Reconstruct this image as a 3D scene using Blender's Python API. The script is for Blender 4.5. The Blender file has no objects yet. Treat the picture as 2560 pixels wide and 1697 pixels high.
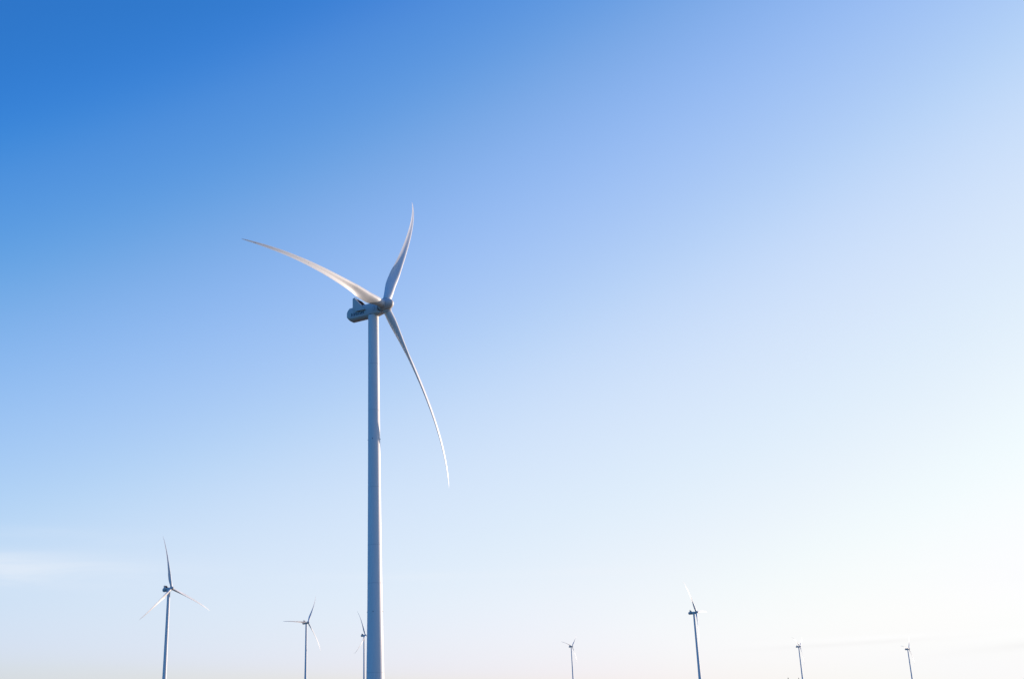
import bpy, bmesh, math, random
from mathutils import Vector, Matrix

random.seed(4)
C = bpy.context.scene.collection
R = math.radians

# ------------------------------------------------------------------ camera
F_PX, ROLL = 2830.0, R(2.64)
PITCH = math.atan2(F_PX, 8460.0)
EYE = Vector((0, 0, 1.7))
fwd = Vector((0, math.cos(PITCH), math.sin(PITCH)))
r0 = Vector((1, 0, 0)); u0 = r0.cross(fwd)
right = math.cos(ROLL) * r0 - math.sin(ROLL) * u0
up = right.cross(fwd)
cd = bpy.data.cameras.new('camera'); cam = bpy.data.objects.new('camera', cd); C.objects.link(cam)
cam.matrix_world = Matrix(((right.x, up.x, -fwd.x, EYE.x), (right.y, up.y, -fwd.y, EYE.y),
                           (right.z, up.z, -fwd.z, EYE.z), (0, 0, 0, 1)))
cd.sensor_width = 36; cd.lens = F_PX / 2560 * 36; cd.clip_start = .5; cd.clip_end = 60000
bpy.context.scene.camera = cam

# ------------------------------------------------------------------ sky and sun
SUN_EL, SUN_AZ = 9.0, 50.0
sc = bpy.context.scene
w = bpy.data.worlds.new('World'); sc.world = w; w.use_nodes = True
nt = w.node_tree; N = nt.nodes; L = nt.links
for n in list(N): N.remove(n)
def nd(tree, t, **kw):
    x = tree.nodes.new(t)
    for k, v in kw.items(): setattr(x, k, v)
    return x
def mth(tree, op, a, b=None, clamp=False):
    m = nd(tree, 'ShaderNodeMath', operation=op, use_clamp=clamp)
    for i, v in enumerate((a, b)):
        if v is None: continue
        if isinstance(v, (int, float)): m.inputs[i].default_value = v
        else: tree.links.new(v, m.inputs[i])
    return m.outputs[0]
sky = nd(nt, 'ShaderNodeTexSky', sky_type='NISHITA', sun_disc=False, sun_elevation=R(SUN_EL),
         sun_rotation=R(SUN_AZ), air_density=1.0, dust_density=1.0, ozone_density=3.0)
sep = nd(nt, 'ShaderNodeSeparateColor'); L.new(sky.outputs[0], sep.inputs[0])
# tone curve of the clear morning sky: one curve per channel over log2 radiance, shifted with
# elevation (z) and with the angle to the sun (m), all in world directions
EXPO = .45
tc = nd(nt, 'ShaderNodeTexCoord')
sx = nd(nt, 'ShaderNodeSeparateXYZ'); L.new(tc.outputs['Generated'], sx.inputs[0])
sd = Vector((math.sin(R(SUN_AZ)) * math.cos(R(SUN_EL)), math.cos(R(SUN_AZ)) * math.cos(R(SUN_EL)), math.sin(R(SUN_EL))))
dp = nd(nt, 'ShaderNodeVectorMath', operation='DOT_PRODUCT'); L.new(tc.outputs['Generated'], dp.inputs[0]); dp.inputs[1].default_value = sd
zz = mth(nt, 'MAXIMUM', sx.outputs[2], 0.0); mm = dp.outputs['Value']
KN = {
 0: ((-11.319, 3.789, 3.876, 0), [(-13, .27), (-8, .27), (-5.121, 0.195), (-3.672, 0.326), (-2.222, 0.5295), (-0.773, 0.6787), (0.676, 0.8068), (2.126, 0.8763), (3.575, 0.9411), (5.025, 0.99), (6.474, 1.0), (11, 1.1)]),
 1: ((-1.823, -.076, .831, -.186), [(-4, .34), (-2, .41), (-0.865, 0.4634), (-0.323, 0.5736), (0.22, 0.6939), (0.762, 0.7858), (1.304, 0.8648), (1.847, 0.9113), (2.389, 0.9466), (2.931, 0.982), (3.474, .990), (7, 1.01)]),
 2: ((-.588, -.057, 0, .057), [(-2, .52), (-.4, .68), (0.493, 0.7809), (0.752, 0.8517), (1.011, 0.8949), (1.269, 0.9463), (1.528, 0.9662), (1.787, 0.9805), (2.045, 0.9854), (2.304, 0.9895), (2.563, 1.0001), (6, 1.1)]),
}
low = nd(nt, 'ShaderNodeMapRange', interpolation_type='SMOOTHSTEP'); L.new(zz, low.inputs['Value'])
low.inputs['From Min'].default_value = .0; low.inputs['From Max'].default_value = .07
high = nd(nt, 'ShaderNodeMapRange', interpolation_type='SMOOTHSTEP'); L.new(zz, high.inputs['Value'])
high.inputs['From Min'].default_value = .42; high.inputs['From Max'].default_value = .16
near = nd(nt, 'ShaderNodeMapRange', interpolation_type='SMOOTHSTEP'); L.new(zz, near.inputs['Value'])
near.inputs['From Min'].default_value = .11; near.inputs['From Max'].default_value = .03
comb = nd(nt, 'ShaderNodeCombineColor')
for k in range(3):
    (ca, cb, cc, ce), kn = KN[k]
    lg = mth(nt, 'LOGARITHM', mth(nt, 'MAXIMUM', sep.outputs[k], 1e-4), 2.0)
    e1 = mth(nt, 'MULTIPLY', mth(nt, 'ADD', mth(nt, 'ADD', mth(nt, 'MULTIPLY', zz, cb), ca), mth(nt, 'MULTIPLY', mm, ce)), zz)
    lg = mth(nt, 'ADD', mth(nt, 'ADD', lg, e1), mth(nt, 'MULTIPLY', mm, cc))
    lo, hi = kn[0][0], kn[-1][0]
    xn = mth(nt, 'DIVIDE', mth(nt, 'SUBTRACT', lg, lo), hi - lo, clamp=True)
    fc = nd(nt, 'ShaderNodeFloatCurve'); cu = fc.mapping.curves[0]
    pts = [((p - lo) / (hi - lo), q / 1.2) for p, q in kn]
    cu.points[0].location = pts[0]; cu.points[1].location = pts[-1]
    for p in pts[1:-1]: cu.points.new(*p)
    fc.mapping.update()
    L.new(xn, fc.inputs['Value'])
    y = mth(nt, 'MULTIPLY', fc.outputs[0], 1.2)
    if k < 2:   # paler band low in the sky, greyer at the very horizon
        bnd = mth(nt, 'ADD', mth(nt, 'MULTIPLY', low.outputs[0], (.016, .004)[k]), (-.018, -.012)[k])
        bnd = mth(nt, 'ADD', bnd, mth(nt, 'MULTIPLY', mth(nt, 'MULTIPLY', low.outputs[0], high.outputs[0]), (.002, .014)[k]))
        away = mth(nt, 'MULTIPLY', mth(nt, 'MULTIPLY', mth(nt, 'SUBTRACT', .9, mm), near.outputs[0]), (-.032, -.05)[k])
        y = mth(nt, 'MULTIPLY', y, mth(nt, 'ADD', mth(nt, 'ADD', bnd, away), 1.0))
    L.new(mth(nt, 'POWER', y, 2.2), comb.inputs[k])
# thin cirrus streaks low in the sky, laid out by compass direction and elevation
az = mth(nt, 'ARCTAN2', sx.outputs[0], sx.outputs[1])
cmb = nd(nt, 'ShaderNodeCombineXYZ')
L.new(mth(nt, 'MULTIPLY', az, 7.0), cmb.inputs[0])
L.new(mth(nt, 'MULTIPLY', mth(nt, 'ADD', sx.outputs[2], mth(nt, 'MULTIPLY', az, .02)), 48.0), cmb.inputs[1])
nz = nd(nt, 'ShaderNodeTexNoise'); nz.inputs['Scale'].default_value = 1.0
nz.inputs['Detail'].default_value = 8; nz.inputs['Roughness'].default_value = .6; nz.inputs['Distortion'].default_value = .6
L.new(cmb.outputs[0], nz.inputs['Vector'])
mr = nd(nt, 'ShaderNodeMapRange', interpolation_type='SMOOTHSTEP')
mr.inputs['From Min'].default_value = .30; mr.inputs['From Max'].default_value = .70
L.new(nz.outputs['Fac'], mr.inputs['Value'])
def bank(a0, z0, aw, zw, slope=0.0):
    """soft elongated cloud bank around bearing a0 and height z0"""
    da = mth(nt, 'SUBTRACT', az, a0)
    dz = mth(nt, 'SUBTRACT', mth(nt, 'SUBTRACT', sx.outputs[2], z0), mth(nt, 'MULTIPLY', da, slope))
    da = mth(nt, 'DIVIDE', da, aw); dz = mth(nt, 'DIVIDE', dz, zw)
    q = mth(nt, 'ADD', mth(nt, 'MULTIPLY', da, da), mth(nt, 'MULTIPLY', dz, dz))
    return mth(nt, 'POWER', 2.718, mth(nt, 'MULTIPLY', q, -1.0))
def layer(src, terms, col):
    tot = None
    for t_, gain in terms:
        v = mth(nt, 'MULTIPLY', t_, gain)
        tot = v if tot is None else mth(nt, 'ADD', tot, v)
    m_ = nd(nt, 'ShaderNodeMix', data_type='RGBA', blend_type='MIX')
    L.new(mth(nt, 'MULTIPLY', tot, mth(nt, 'ADD', mth(nt, 'MULTIPLY', mr.outputs[0], .8), .2), clamp=True), m_.inputs['Factor'])
    L.new(src, m_.inputs[6]); m_.inputs[7].default_value = (*col, 1)
    return m_.outputs[2]
lay = layer(comb.outputs[0], [(bank(-.46, .132, .14, .0135, -.03), .66), (bank(-.5, .157, .14, .006), .25), (bank(-.01, .1185, .13, .0035, -.02), .4),
                              (bank(.9, .10, .5, .03), .3), (bank(-1.6, .12, .6, .04), .2)], (.86, .90, .96))
lay = layer(lay, [(bank(.31, .0495, .09, .0022, -.01), .9), (bank(.42, .046, .08, .003, .03), .9)], (1, 1, 1))
lay = layer(lay, [(bank(.275, .0462, .07, .0018, 0), .55), (bank(.42, .0375, .07, .003, .05), .6)], (.88, .87, .87))
vm = nd(nt, 'ShaderNodeVectorMath', operation='SCALE'); vm.inputs['Scale'].default_value = 10.0 * 2 ** -EXPO
L.new(lay, vm.inputs[0])
bg = nd(nt, 'ShaderNodeBackground'); bg.inputs[1].default_value = .1
L.new(vm.outputs[0], bg.inputs[0])
wo = nd(nt, 'ShaderNodeOutputWorld'); L.new(bg.outputs[0], wo.inputs[0])

sl = bpy.data.lights.new('sun', 'SUN'); sl.energy = 4.6; sl.angle = R(.5); sl.color = (1, .80, .64)
so = bpy.data.objects.new('sun', sl); C.objects.link(so)
so.rotation_euler = sd.to_track_quat('Z', 'Y').to_euler(); so.location = (300, 200, 200)
vs = sc.view_settings; vs.view_transform = 'Standard'; vs.look = 'None'; vs.exposure = EXPO; vs.gamma = 1
vs.use_curve_mapping = False

# ------------------------------------------------------------------ materials
def paint(name, col, rough=.45, dirt=.12, dirtcol=(.42, .40, .38), scale=(1, 1, .12), streak=.5):
    m = bpy.data.materials.new(name); m.use_nodes = True; t = m.node_tree
    b = t.nodes['Principled BSDF']; b.inputs['Roughness'].default_value = rough
    b.inputs['Specular IOR Level'].default_value = .35
    tcn = nd(t, 'ShaderNodeTexCoord'); mp = nd(t, 'ShaderNodeMapping'); mp.inputs['Scale'].default_value = scale
    t.links.new(tcn.outputs['Object'], mp.inputs[0])
    no = nd(t, 'ShaderNodeTexNoise'); no.inputs['Scale'].default_value = streak
    no.inputs['Detail'].default_value = 8; no.inputs['Roughness'].default_value = .62
    t.links.new(mp.outputs[0], no.inputs['Vector'])
    rng = nd(t, 'ShaderNodeMapRange'); rng.inputs['From Min'].default_value = .45; rng.inputs['From Max'].default_value = .8
    rng.inputs['To Max'].default_value = dirt
    t.links.new(no.outputs['Fac'], rng.inputs['Value'])
    mx = nd(t, 'ShaderNodeMix', data_type='RGBA'); mx.inputs[6].default_value = (*col, 1)
    mx.inputs[7].default_value = (*dirtcol, 1)
    t.links.new(rng.outputs[0], mx.inputs['Factor']); t.links.new(mx.outputs[2], b.inputs['Base Color'])
    rr = nd(t, 'ShaderNodeMapRange'); rr.inputs['To Min'].default_value = rough - .08; rr.inputs['To Max'].default_value = rough + .12
    t.links.new(no.outputs['Fac'], rr.inputs['Value']); t.links.new(rr.outputs[0], b.inputs['Roughness'])
    return m
M = {}
M['tower'] = paint('tower_paint', (.79, .78, .78), .5, .16, scale=(1, 1, .06), streak=.6)
M['blade'] = paint('blade_gelcoat', (.74, .74, .74), .42, .35, (.40, .38, .36), scale=(1, 1, .35), streak=.35)
M['nacelle'] = paint('nacelle_fibreglass', (.62, .59, .57), .5, .25, scale=(.5, .5, .25), streak=1.2)
M['dark'] = paint('radiator_metal', (.02, .014, .014), .6, .3, (.07, .03, .02), scale=(1, 1, 1), streak=2)
M['navy'] = paint('navy_lettering', (.008, .016, .06), .4, .05, (.05, .05, .06), scale=(1, 1, 1), streak=2)
M['gap'] = paint('black_rubber_seal', (.02, .02, .02), .8, .1, (.05, .05, .05), scale=(1, 1, 1))
M['steel'] = paint('galvanised_steel', (.2, .2, .21), .5, .3, (.1, .1, .1), scale=(1, 1, 1), streak=3)
M['seam'] = paint('seam_sealant', (.60, .60, .61), .7, .2, scale=(1, 1, 1))
M['bark'] = paint('spruce_bark', (.10, .065, .045), .9, .6, (.05, .03, .02), scale=(1, 1, .3), streak=6)
M['needle'] = paint('spruce_needles', (.10, .06, .035), .8, .6, (.05, .045, .02), scale=(1, 1, 1), streak=4)
M['concrete'] = paint('foundation_concrete', (.35, .34, .32), .85, .4, (.2, .19, .18), scale=(1, 1, 1), streak=1)

def ground_mat():
    m = bpy.data.materials.new('heath_ground'); m.use_nodes = True; t = m.node_tree
    b = t.nodes['Principled BSDF']; b.inputs['Roughness'].default_value = .95
    tcn = nd(t, 'ShaderNodeTexCoord')
    a = nd(t, 'ShaderNodeTexNoise'); a.inputs['Scale'].default_value = .02; a.inputs['Detail'].default_value = 10
    c = nd(t, 'ShaderNodeTexNoise'); c.inputs['Scale'].default_value = 1.3; c.inputs['Detail'].default_value = 8
    t.links.new(tcn.outputs['Object'], a.inputs['Vector']); t.links.new(tcn.outputs['Object'], c.inputs['Vector'])
    s = mth(t, 'ADD', mth(t, 'MULTIPLY', a.outputs['Fac'], .6), mth(t, 'MULTIPLY', c.outputs['Fac'], .4))
    cr = nd(t, 'ShaderNodeValToRGB'); e = cr.color_ramp.elements
    e[0].position = .36; e[0].color = (.03, .03, .02, 1); e[1].position = .66; e[1].color = (.10, .075, .055, 1)
    x = e.new(.5); x.color = (.055, .05, .032, 1)
    t.links.new(s, cr.inputs[0]); t.links.new(cr.outputs[0], b.inputs['Base Color'])
    bp = nd(t, 'ShaderNodeBump'); bp.inputs['Strength'].default_value = .6; bp.inputs['Distance'].default_value = .3
    t.links.new(c.outputs['Fac'], bp.inputs['Height']); t.links.new(bp.outputs[0], b.inputs['Normal'])
    return m
M['ground'] = ground_mat()

# ------------------------------------------------------------------ helpers
def mesh_obj(name, bm, mat, parent=None, smooth=None):
    me = bpy.data.meshes.new(name)
    bmesh.ops.recalc_face_normals(bm, faces=bm.faces)
    bm.to_mesh(me); bm.free()
    me.materials.append(mat)
    if smooth is not None:
        for p in me.polygons: p.use_smooth = True
        me.set_sharp_from_angle(angle=R(smooth))
    o = bpy.data.objects.new(name, me); C.objects.link(o)
    if parent: o.parent = parent
    return o
def ring_loft(bm, rings, cap0=True, cap1=True):
    vs_ = [[bm.verts.new(p) for p in r] for r in rings]
    n = len(rings[0])
    for a, b in zip(vs_[:-1], vs_[1:]):
        for i in range(n):
            j = (i + 1) % n
            bm.faces.new((a[i], a[j], b[j], b[i]))
    if cap0: bm.faces.new(vs_[0][::-1])
    if cap1: bm.faces.new(vs_[-1])
    return vs_
def lathe(bm, prof, seg=48, axis='Z', M4=None, cap=True):
    rings = []
    for s, r in prof:
        ring = []
        for i in range(seg):
            a = 2 * math.pi * i / seg
            p = Vector((r * math.cos(a), r * math.sin(a), s)) if axis == 'Z' else Vector((s, r * math.cos(a), r * math.sin(a)))
            ring.append(M4 @ p if M4 else p)
        rings.append(ring)
    ring_loft(bm, rings, cap, cap)
def box(bm, lo, hi, M4=None, bev=0):
    g = bmesh.new()
    bmesh.ops.create_cube(g, size=1)
    for v in g.verts:
        v.co = Vector([(lo[k] + hi[k]) / 2 + v.co[k] * (hi[k] - lo[k]) for k in range(3)])
    if bev: bmesh.ops.bevel(g, geom=g.edges[:], offset=bev, segments=2, affect='EDGES', profile=.5)
    if M4: g.transform(M4)
    me = bpy.data.meshes.new('t'); g.to_mesh(me); g.free(); bm.from_mesh(me); bpy.data.meshes.remove(me)
def rod(bm, a, b, r, seg=8):
    a = Vector(a); b = Vector(b); q = (b - a).to_track_quat('Z', 'Y').to_matrix().to_4x4()
    lathe(bm, [(0, r), ((b - a).length, r)], seg, 'Z', Matrix.Translation(a) @ q)
def interp(x, tab):
    if x <= tab[0][0]: return tab[0][1]
    for (a, va), (b, vb) in zip(tab[:-1], tab[1:]):
        if x <= b: return va + (vb - va) * (x - a) / (b - a)
    return tab[-1][1]
def smooth_interp(x, tab):
    # Catmull-Rom through the table
    xs = [t[0] for t in tab]; ys = [t[1] for t in tab]; n = len(tab)
    if x <= xs[0]: return ys[0]
    if x >= xs[-1]: return ys[-1]
    i = max(k for k in range(n - 1) if xs[k] <= x)
    def sl_(k):
        if k == 0: return (ys[1] - ys[0]) / (xs[1] - xs[0])
        if k == n - 1: return (ys[-1] - ys[-2]) / (xs[-1] - xs[-2])
        a = (ys[k] - ys[k - 1]) / (xs[k] - xs[k - 1]); b = (ys[k + 1] - ys[k]) / (xs[k + 1] - xs[k])
        return 0 if a * b <= 0 else 2 * a * b / (a + b)
    hh = xs[i + 1] - xs[i]; t = (x - xs[i]) / hh
    return ((2 * t**3 - 3 * t**2 + 1) * ys[i] + (t**3 - 2 * t**2 + t) * hh * sl_(i)
            + (-2 * t**3 + 3 * t**2) * ys[i + 1] + (t**3 - t**2) * hh * sl_(i + 1))
def tag(o, **kw):
    for k, v in kw.items(): o[k] = v

# ------------------------------------------------------------------ terrain (stays just under the frame)
HUBS = [  # eye-relative hub position, yaw of the upwind axis, first blade angle, blade bend under load
    ((-48.19, 406.35, 152.06), -28.33, 31.88, 1.0),
    ((-490.9, 1602.1, 193.4), -31.5, -8.5, .65),
    ((-499.0, 2669.8, 231.2), -34.1, 30.0, 1.0),
    ((-466.5, 3394.8, 250.0), -34.9, -16.8, 1.0),
    ((193.1, 4911.6, 277.2), -35.2, 44.7, 1.0),
    ((346.0, 2344.8, 187.6), -26.7, -33.6, .70),
    ((1077.1, 4626.2, 221.1), -30.8, 57.9, 1.0),
    ((1566.6, 4824.5, 200.7), -37.5, 39.4, 1.0),
]
HH = 153.76          # hub height above the foot
NZ, NXO = 154.05, 4.5  # nacelle drawing datum above the foot / ahead of the tower axis
TILT = R(7.84)
OVER = 5.2
SLOPE = []
for (p, yw, th, kb) in HUBS[1:]:
    bx = p[0] - OVER * math.cos(R(yw)); by = p[1] - OVER * math.sin(R(yw))
    SLOPE.append((math.atan2(bx, by), (p[2] + EYE.z - HH) / math.hypot(bx, by)))
SLOPE.sort()
def terrain(x, y):
    d = math.hypot(x, y); a = math.atan2(x, y)
    if abs(a) > 1.2: s = .006
    else:
        s = smooth_interp(a, [(-1.2, .006), (-.6, .018)] + SLOPE + [(.5, .008), (1.2, .006)])
    t = min(max((d - 500) / 600., 0), 1); t = t * t * (3 - 2 * t)
    far = 1 if d < 6000 else max(0, 1 - (d - 6000) / 9000.) 
    return s * d * t * (far * far * (3 - 2 * far) if far < 1 else 1)
bm = bmesh.new()
rads = [0, 20, 60, 120, 200, 300, 400, 500, 600, 700, 800, 900, 1000, 1100, 1300, 1500, 1700, 2000, 2300, 2700, 3100, 3500, 4000, 4500, 5000, 5500, 6000, 7500, 9000, 12000, 15000, 22000, 30000]
angs = [i * math.pi / 90 for i in range(-90, 90)]
angs = sorted(angs + [s[0] for s in SLOPE])
prev = None; cv = bm.verts.new((0, 0, 0))
for rr_ in rads[1:]:
    cur = [bm.verts.new((rr_ * math.sin(a), rr_ * math.cos(a), terrain(rr_ * math.sin(a), rr_ * math.cos(a)))) for a in angs]
    for i in range(len(angs)):
        j = (i + 1) % len(angs)
        if prev is None: bm.faces.new((cv, cur[i], cur[j]))
        else: bm.faces.new((prev[i], cur[i], cur[j], prev[j]))
    prev = cur
g = mesh_obj('ground', bm, M['ground'], smooth=60)
tag(g, kind='structure')

# ------------------------------------------------------------------ wind turbine
RB = 75.0
C1, C2, C3 = .08165, .05479, .08242
CH = [(0, 3.05), (.035, 3.08), (.07, 3.35), (.11, 3.8), (.15, 4.1), (.2, 4.25), (.25, 4.2), (.3, 3.75), (.37, 3.3), (.45, 2.85), (.55, 2.4), (.65, 2.0), (.75, 1.6), (.85, 1.22), (.93, .82), (.97, .5), (.99, .28), (1, .06)]
TH = [(0, 1), (.035, 1), (.08, .93), (.12, .75), (.16, .58), (.22, .42), (.3, .30), (.4, .25), (.6, .21), (1, .18)]
BE = [(0, 34), (.06, 32), (.15, 27), (.25, 22), (.35, 17), (.5, 12.5), (.7, 8.5), (.85, 7), (1, 6)]
def blade_ring(s, kb=1.0, n=56):
    r = 1.4 + s * (RB - 1.4); q = r / RB
    c = smooth_interp(q, CH); tk = smooth_interp(q, TH); be = R(smooth_interp(q, BE))
    wd = min(max((q - .035) / .13, 0), 1); wd = wd * wd * (3 - 2 * wd)
    pts = []
    for i in range(n):
        ph = 2 * math.pi * i / n
        cxa, cya = c / 2 * math.cos(ph), c / 2 * math.sin(ph) * tk
        u = (1 - math.cos(ph)) / 2
        yt = 5 * tk * (.2969 * math.sqrt(u) - .126 * u - .3516 * u * u + .2843 * u**3 - .1036 * u**4)
        # hollow aft pressure side and a cusped trailing edge
        sm = min(max((u - .12) / .66, 0), 1); sm = sm * sm * (3 - 2 * sm)
        w2 = min(max((q - .17) / .13, 0), 1); w2 = w2 * w2 * (3 - 2 * w2)
        cusp = .03 * w2 * (max(0, u - .55) / .45) ** 2
        camb = -.022 * 4 * u * (1 - u) + cusp
        yp = yt * (1 - .72 * sm * w2) + .004 * (1 - u)
        ya = (yp if ph < math.pi else -yt) * c + camb * c
        xa = (.30 - u) * c
        a = cxa + (xa - cxa) * wd; b_ = cya + (ya - cya) * wd
        # LE direction = cos t + sin n ; pressure normal = cos n - sin t
        t_ = a * math.cos(be) - b_ * math.sin(be); n_ = a * math.sin(be) + b_ * math.cos(be)
        pts.append(Vector((n_ + C1 * r - kb * (C2 * q * q + C3 * q ** 4) * RB, t_, r)))
    return pts
def make_turbine(name='wind_turbine'):
    root = bpy.data.objects.new(name, None); C.objects.link(root)
    root.empty_display_size = 5
    # tower ------------------------------------------------
    TP = [(-.6, 3.28), (0, 3.27), (16.8, 3.08), (41, 2.69), (81, 2.35), (103, 2.22), (150.8, 2.0)]
    zs = [-.6, 0, 4] + [8 + 3.55 * i for i in range(40)] + [150.8]
    prof = [(z, smooth_interp(z, TP)) for z in zs]
    bm = bmesh.new(); lathe(bm, prof, 96)
    tower = mesh_obj('tower', bm, M['tower'], root, smooth=40)
    bm = bmesh.new(); lathe(bm, [(-1.5, 8.5), (.25, 8.5), (.4, 8.3), (.4, 3.9), (.6, 3.7), (.6, 3.28)], 48)
    mesh_obj('foundation', bm, M['concrete'], root, smooth=30)
    for z in (19, 49.5, 63, 84, 113, 131):
        rr = smooth_interp(z, TP); bm = bmesh.new()
        rings = []
        for (dz, dr) in ((-.07, 0.001), (-.06, .012), (.06, .012), (.07, .001)):
            rings.append([Vector(((rr + dr) * math.cos(2 * math.pi * i / 96), (rr + dr) * math.sin(2 * math.pi * i / 96), z + dz)) for i in range(96)])
        ring_loft(bm, rings, False, False)
        mesh_obj('flange_seam', bm, M['seam'], tower, smooth=30)
    for z, off in ((101.9, 0), (39.6, 0)):
        rr = smooth_interp(z, TP)
        for k in range(4):
            a = R(-90 + 6.8 - 13 + 90 * k - root_yaw0)
            bm = bmesh.new()
            Q = Matrix.Rotation(a, 4, 'Z')
            box(bm, (rr - .02, -.07, z - .16), (rr + .1, .07, z - .06), Q)
            lathe(bm, [(z - .06, .11), (z + .06, .11), (z + .14, .08), (z + .17, .02)], 16, 'Z', Q @ Matrix.Translation((rr + .11, 0, 0)))
            mesh_obj('marker_light', bm, M['gap'], tower, smooth=30)
    # nacelle (local origin = hub centre, X upwind) -----------
    hubz = NZ
    NX = -OVER  # nacelle local: hub centre is at x=+OVER from the tower axis
    def sec(x, hw, zt, zb, zk, kw, cr=.5):
        return [Vector((x + NXO, y, z + hubz)) for y, z in
                ((-hw, zt - cr), (-hw + cr * .35, zt - cr * .3), (-hw + cr, zt), (0, zt + .12), (hw - cr, zt), (hw - cr * .35, zt - cr * .3), (hw, zt - cr),
                 (hw, zb), (hw - .06, zb - .12), (kw + .1, zk + .06), (kw - .1, zk), (-kw + .1, zk), (-kw - .1, zk + .06), (-hw + .06, zb - .12), (-hw, zb))]
    bm = bmesh.new()
    S = [(-16.25, 1.1, -.55, -1.75, -2.0, .6, .3), (-16.12, 1.4, -.2, -2.0, -2.35, .75, .4), (-15.85, 1.62, .2, -2.3, -2.75, .88, .5), (-15.4, 1.8, .7, -2.65, -3.25, .97, .55),
         (-14.95, 1.92, 1.0, -2.88, -3.6, 1.04, .55),
         (-14.6, 1.98, 1.2, -3.06, -3.9, 1.08, .5), (-14.2, 2.0, 1.25, -3.1, -3.95, 1.1, .5), (-8, 2.0, 1.3, -3.1, -3.95, 1.1, .5), (-4.2, 2.0, 1.3, -3.1, -3.95, 1.1, .5),
         (-3.2, 1.98, 1.2, -3.08, -3.9, 1.1, .55), (-2.3, 1.9, .98, -3.0, -3.8, 1.05, .6), (-1.75, 1.8, .6, -2.95, -3.7, 1.0, .6), (-1.45, 1.7, .2, -2.9, -3.6, .95, .6)]
    ring_loft(bm, [sec(*s) for s in S])
    nac = mesh_obj('nacelle', bm, M['nacelle'], root, smooth=28)
    P = lambda x, y, z: Vector((x + NXO, y, z + hubz))
    # dark yaw ring standing in for the shadow arc under the nacelle, front chin of the bedplate, dark shaft gap
    bm = bmesh.new(); lathe(bm, [(hubz - 3.42, 2.0), (hubz - 3.40, 2.045), (hubz - 3.12, 2.045), (hubz - 3.1, 2.0)], 64)
    mesh_obj('yaw_shadow_ring', bm, M['steel'], nac, smooth=30)
    bm = bmesh.new()
    ring_loft(bm, [[P(x, y * k, z) for y, z in ((-1, zt), (1, zt), (1, zb + .35), (.6, zb), (-.6, zb), (-1, zb + .35))]
                   for x, k, zt, zb in ((-1.5, 1.55, -2.2, -3.62), (-.7, 1.45, -2.75, -3.5), (-.05, 1.2, -2.95, -3.3))])
    mesh_obj('bedplate_chin', bm, M['nacelle'], nac, smooth=25)
    bm = bmesh.new(); T_ = Matrix.Translation((OVER, 0, HH)) @ Matrix.Rotation(-TILT, 4, 'Y')
    lathe(bm, [(-2.9, 1.7), (-1.5, 1.7)], 40, 'X', T_)
    mesh_obj('shaft_seal', bm, M['gap'], nac, smooth=30)
    # side hatch outline and panel joints
    def outline(name, x0, x1, z0, z1, rad, wdt=.07, y=-2.0):
        bm = bmesh.new()
        def loop(d):
            pts = []
            for cx, cz, a0 in ((x1 - rad, z1 - rad, 0), (x0 + rad, z1 - rad, 90), (x0 + rad, z0 + rad, 180), (x1 - rad, z0 + rad, 270)):
                for k in range(7):
                    a = R(a0 + 15 * k); pts.append((cx + (rad - d) * math.cos(a), cz + (rad - d) * math.sin(a)))
            return pts
        o_, i_ = loop(0), loop(wdt)
        sg = -1 if y < 0 else 1
        rings = [[P(px, y, pz) for px, pz in o_], [P(px, y + sg * .015, pz) for px, pz in o_], [P(px, y + sg * .015, pz) for px, pz in i_], [P(px, y, pz) for px, pz in i_]]
        ring_loft(bm, rings, False, False)
        mesh_obj(name, bm, M['steel'], nac)
    for y in (-2.0, 2.0):
        outline('hatch_seal', -3.35, -2.55, -2.1, -.35, .38, y=y * .985)
    for x in (-4.0, -6.45, -12.4):
        bm = bmesh.new(); box(bm, (x - .025 + NXO, -2.008, hubz - 3.0), (x + .025 + NXO, 2.008, hubz + .7))
        mesh_obj('panel_joint', bm, M['seam'], nac)
    # cooler on the roof: two side wings, inclined radiator between them
    wing = [(-12.44, 4.45), (-12.2, 4.7), (-11.4, 4.5), (-9.9, 2.75), (-8.31, .99), (-6.62, -.95), (-6.75, -1.08), (-11.03, -.98), (-11.5, -.6), (-12.05, .05), (-12.43, .8)]
    cool = None
    for sgn in (-1, 1):
        bm = bmesh.new()
        rings = []
        for yy, ins in ((2.02, .0), (2.05, 0), (2.6, .0), (2.66, .05)):
            cx = sum(p[0] for p in wing) / len(wing); cz = sum(p[1] for p in wing) / len(wing)
            rings.append([P(cx + (x - cx) * (1 - ins * .3), sgn * yy, cz + (z - cz) * (1 - ins * .3)) for x, z in wing])
        ring_loft(bm, rings)
        ww = mesh_obj('cooler_wing', bm, M['nacelle'], nac, smooth=25)
    bm = bmesh.new()
    ring_loft(bm, [[P(x, y, z) for x, z in ((-12.0, 4.55), (-11.25, 4.42), (-8.1, .95), (-9.3, .95))] for y in (-2.0, 2.0)])
    mesh_obj('radiator', bm, M['dark'], nac)
    bm = bmesh.new()
    for k in range(1, 8):
        y = -2.0 + k * .5
        ring_loft(bm, [[P(x, yy, z) for x, z in ((-11.3, 4.42), (-11.15, 4.4), (-8.0, .98), (-8.15, .93))] for yy in (y - .04, y + .04)])
    mesh_obj('radiator_ribs', bm, M['dark'], nac)
    for y in (-1.1, .1):
        bm = bmesh.new(); rod(bm, P(-11.5, y, 4.3), P(-11.5, y, 5.75), .05); lathe(bm, [(0, .02), (.05, .1), (.2, .1), (.25, .02)], 10, 'Z', Matrix.Translation(P(-11.5, y, 5.7)))
        mesh_obj('wind_sensor', bm, M['gap'], nac, smooth=30)
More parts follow.
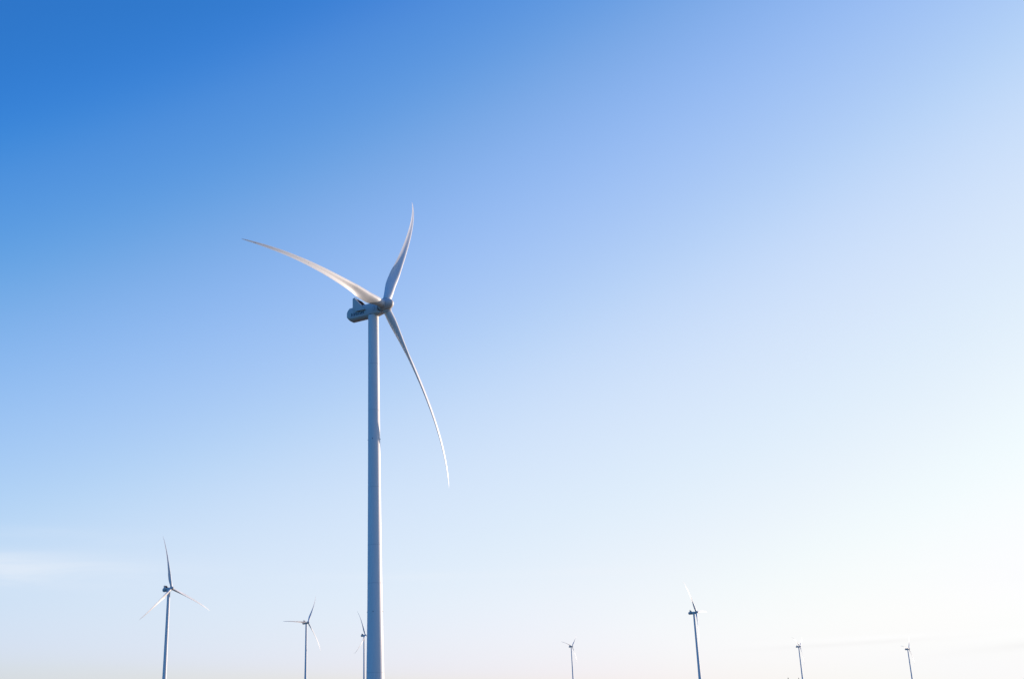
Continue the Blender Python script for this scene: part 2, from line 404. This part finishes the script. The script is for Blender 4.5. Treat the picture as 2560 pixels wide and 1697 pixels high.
    bm = bmesh.new(); lathe(bm, [(0, .22), (.12, .22), (.14, .16), (.36, .15), (.4, .05)], 16, 'Z', Matrix.Translation(P(-11.55, -2.3, 4.52)))
    mesh_obj('obstruction_light', bm, M['gap'], nac, smooth=30)
    # hub with spinner ----------------------------------------
    HM = Matrix.Translation((OVER, 0, HH)) @ Matrix.Rotation(-TILT, 4, 'Y')
    bm = bmesh.new()
    lathe(bm, [(-1.95, 1.85), (-1.9, 2.02), (-1.2, 2.2), (-.3, 2.33), (.6, 2.36), (1.4, 2.28), (2.1, 2.1), (2.75, 1.82), (3.25, 1.48), (3.6, 1.12), (3.85, .7), (3.97, .3), (4.0, .1)], 64, 'X', HM)
    hub = mesh_obj('hub', bm, M['nacelle'], root, smooth=35)
    return root, tower, nac, hub, HM
BLADES = {}
def add_rotor(root, HM, hub, th0, kb=1.0, parts=True):
    for k in range(3):
        Bm = HM @ Matrix.Rotation(-(th0 + k * 2 * math.pi / 3), 4, 'X')
        if kb not in BLADES:
            bm = bmesh.new()
            n = 120
            ring_loft(bm, [blade_ring((i / n) if i < n else 1, kb) for i in range(n + 1)])
            b = mesh_obj('blade', bm, M['blade'], root, smooth=50); BLADES[kb] = b.data
        else:
            b = bpy.data.objects.new('blade', BLADES[kb]); C.objects.link(b); b.parent = root
        b.matrix_local = Bm
        if parts:
            for s_, rr_ in ((.93, .16), (.62, .12)):
                ring = blade_ring(s_, kb); n4 = len(ring) // 4
                bm = bmesh.new()
                c0 = (ring[n4] + ring[n4 * 3]) / 2; ax = (ring[n4] - ring[n4 * 3]); hl = ax.length / 2 + .012
                Q = Matrix.Translation(c0) @ ax.to_track_quat('Z', 'Y').to_matrix().to_4x4()
                lathe(bm, [(-hl, rr_), (hl, rr_)], 14, 'Z', Q)
                mesh_obj('lightning_receptor', bm, M['steel'], b)
        if parts:
            bm = bmesh.new()
            Z = Matrix.Rotation(math.atan(C1), 4, 'Y')
            lathe(bm, [(.6, 1.72), (2.75, 1.72), (2.8, 1.66), (2.8, 1.4)], 48, 'Z', Bm @ Z)
            c = mesh_obj('blade_collar', bm, M['nacelle'], hub, smooth=30)
            bm = bmesh.new()
            lathe(bm, [(2.3, 1.715), (2.3, 1.745), (2.36, 1.745), (2.36, 1.715)], 48, 'Z', Bm @ Z, cap=False)
            c2 = mesh_obj('collar_seam', bm, M['steel'], hub, smooth=30)

root_yaw0 = HUBS[0][1]
root, tower, nac, hub, HM = make_turbine()

# lettering on both nacelle sides (one mesh each), heavy squared italic strokes
GL = {
 'V': (1.12, [[(0, 1.12), (.36, 1.12), (.60, 0), (.30, 0)], [(.602, 0), (.602, .42), (.86, 1.12), (1.12, 1.12), (.66, 0)]]),
 'e': (.84, [[(0, 0), (0, 1), (.28, 1), (.28, 0)], [(.28, .79), (.28, 1), (.84, 1), (.84, .79)], [(.60, .58), (.60, .79), (.84, .79), (.84, .58)],
             [(.28, .40), (.28, .58), (.84, .58), (.84, .40)], [(.28, 0), (.28, .2), (.80, .2), (.80, 0)]]),
 's': (.82, [[(.02, .79), (.02, 1), (.82, 1), (.82, .79)], [(.02, .58), (.02, .79), (.30, .79), (.30, .58)], [(.02, .40), (.02, .58), (.80, .58), (.80, .40)],
             [(.53, .2), (.53, .40), (.80, .40), (.80, .2)], [(0, 0), (0, .2), (.80, .2), (.80, 0)]]),
 't': (.66, [[(.12, 0), (.12, 1.28), (.40, 1.28), (.40, 0)], [(.40, .79), (.40, 1), (.66, 1), (.66, .79)], [(0, .79), (0, 1), (.12, 1), (.12, .79)], [(.40, 0), (.40, .2), (.64, .2), (.64, 0)]]),
 'a': (.84, [[(.04, .79), (.04, 1), (.56, 1), (.56, .79)], [(.56, 0), (.56, 1), (.84, 1), (.84, 0)], [(0, .40), (0, .60), (.56, .60), (.56, .40)],
             [(0, .2), (0, .40), (.27, .40), (.27, .2)], [(0, 0), (0, .2), (.56, .2), (.56, 0)]]),
}
def lettering(side):
    bm = bmesh.new(); x = 0
    word = 'Vestas'; tot = sum(GL[c][0] + .13 for c in word) - .13
    kx, kz = 6.3 / tot, 1.12
    for c in word:
        wd_, strokes = GL[c]
        for st in strokes:
            pts = [((x + px) * kx + .26 * pz * kz, pz * kz) for px, pz in st]
            if side < 0: pp = [(NXO - 13.85 + a, b) for a, b in pts]
            else: pp = [(NXO - 7.3 - a, b) for a, b in pts]
            r0_ = [bm.verts.new((a, side * 1.995, NZ - 2.42 + b)) for a, b in pp]
            r1_ = [bm.verts.new((a, side * 2.014, NZ - 2.42 + b)) for a, b in pp]
            n = len(pp)
            bm.faces.new(r1_)
            for q in range(n): bm.faces.new((r0_[q], r0_[(q + 1) % n], r1_[(q + 1) % n], r1_[q]))
        x += wd_ + .13
    return mesh_obj('lettering', bm, M['navy'], nac)
lettering(-1); lettering(1)

GROUP = 'white wind turbines of the wind farm'
INFO = [
 'largest, nearest white wind turbine, tall thick tower filling the middle left',
 'wind turbine far left with two lower blades splayed like an inverted Y',
 'small wind turbine left of the big tower, with one blade pointing straight left',
 'wind turbine partly hidden behind the left edge of the big near tower',
 'tiny distant wind turbine just right of the big tower, standing alone in open sky',
 'medium wind turbine right of centre seen nearly edge-on, tallest tower on the right half',
 'tiny distant wind turbine beside two dark spruce tips, between the edge-on one and the last',
 'rightmost wind turbine, tiny and distant with dark leaning tower near the right edge',
]
def place(rt, i):
    (p, yw, th, kb) = HUBS[i]
    rt.location = (p[0] - OVER * math.cos(R(yw)), p[1] - OVER * math.sin(R(yw)), p[2] + EYE.z - HH)
    rt.rotation_euler = (0, 0, R(yw))
    tag(rt, label=INFO[i], category='wind turbine', group=GROUP)
protos = [o for o in C.objects if o.parent == root]
def copy_static(src, dst):
    for ch in list(src.children):
        if ch.name.startswith(('blade',)): continue
        c = ch.copy(); C.objects.link(c); c.parent = dst
        for gch in list(ch.children):
            d = gch.copy(); C.objects.link(d); d.parent = c
others = []
for i in range(1, len(HUBS)):
    e = bpy.data.objects.new('wind_turbine', None); C.objects.link(e); others.append(e)
    copy_static(root, e)
add_rotor(root, HM, hub, R(HUBS[0][2]))
for i, e in enumerate(others, 1):
    hb = [c for c in e.children if c.name.startswith('hub')][0]
    add_rotor(e, HM, hb, R(HUBS[i][2]), HUBS[i][3])
    place(e, i)
place(root, 0)

# ------------------------------------------------------------------ two spruces whose tips reach the frame
def spruce(x, y, top, seed, label):
    rd = random.Random(seed); z0 = terrain(x, y); h = top - z0
    rt = bpy.data.objects.new('spruce_tree', None); C.objects.link(rt); rt.location = (x, y, z0)
    tag(rt, label=label, category='tree', group='spruce trees at the bottom edge')
    bm = bmesh.new()
    lathe(bm, [(-.3, h * .014 + .1), (h * .3, h * .011), (h * .7, h * .006), (h * .96, .03), (h, .012)], 10)
    mesh_obj('trunk', bm, M['bark'], rt, smooth=60)
    bm = bmesh.new()
    z = h * .08
    def frond(a, b, wd):
        a = Vector(a); b = Vector(b); d = b - a; side = d.cross(Vector((0, 0, 1))).normalized(); n = max(3, int(d.length / .16))
        for i in range(n):
            t = (i + rd.random()) / n; c = a + d * t; l = wd * (1 - .6 * t) * rd.uniform(.6, 1.2)
            for s in (-1, 1):
                e = c + side * s * l + d.normalized() * l * .8 + Vector((0, 0, rd.uniform(-.25, .02) * l * 2))
                k = Vector((0, 0, .05)) + d.normalized() * .06
                v = [bm.verts.new(q) for q in (c - k, c + k, e)]
                bm.faces.new(v)
                v = [bm.verts.new(q) for q in (c - d.normalized() * .07, c + d.normalized() * .07, e)]
                bm.faces.new(v)
    while z < h * .985:
        q = 1 - z / h; rad = (h * .17) * q ** .85 + .06
        nb = 7 if q > .2 else 5
        for k in range(nb):
            a = 2 * math.pi * (k + rd.random() * .7) / nb; rl = rad * rd.uniform(.75, 1.1)
            drop = .35 * rl if q > .15 else -.5 * rl
            frond((0, 0, z), (rl * math.cos(a), rl * math.sin(a), z - drop), .14 + .14 * rl)
        z += .22 + .25 * q
    for k in range(26):
        t = rd.random(); zz = h - 1.1 * t; a = rd.random() * 6.28
        frond((0, 0, zz), (.05 * math.cos(a) + .22 * t * math.cos(a), .05 * math.sin(a) + .22 * t * math.sin(a), zz + .12), .05 + .12 * t)
    mesh_obj('crown', bm, M['needle'], rt)
# x, y and height of the top above the camera's ground
spruce(111.55, 507.89, 13.38, 1, 'dark spruce, left of two whose pointed tips just reach the bottom edge')
spruce(124.75, 545.93, 13.95, 2, 'dark spruce, right of two tips, closest to the leaning tower')
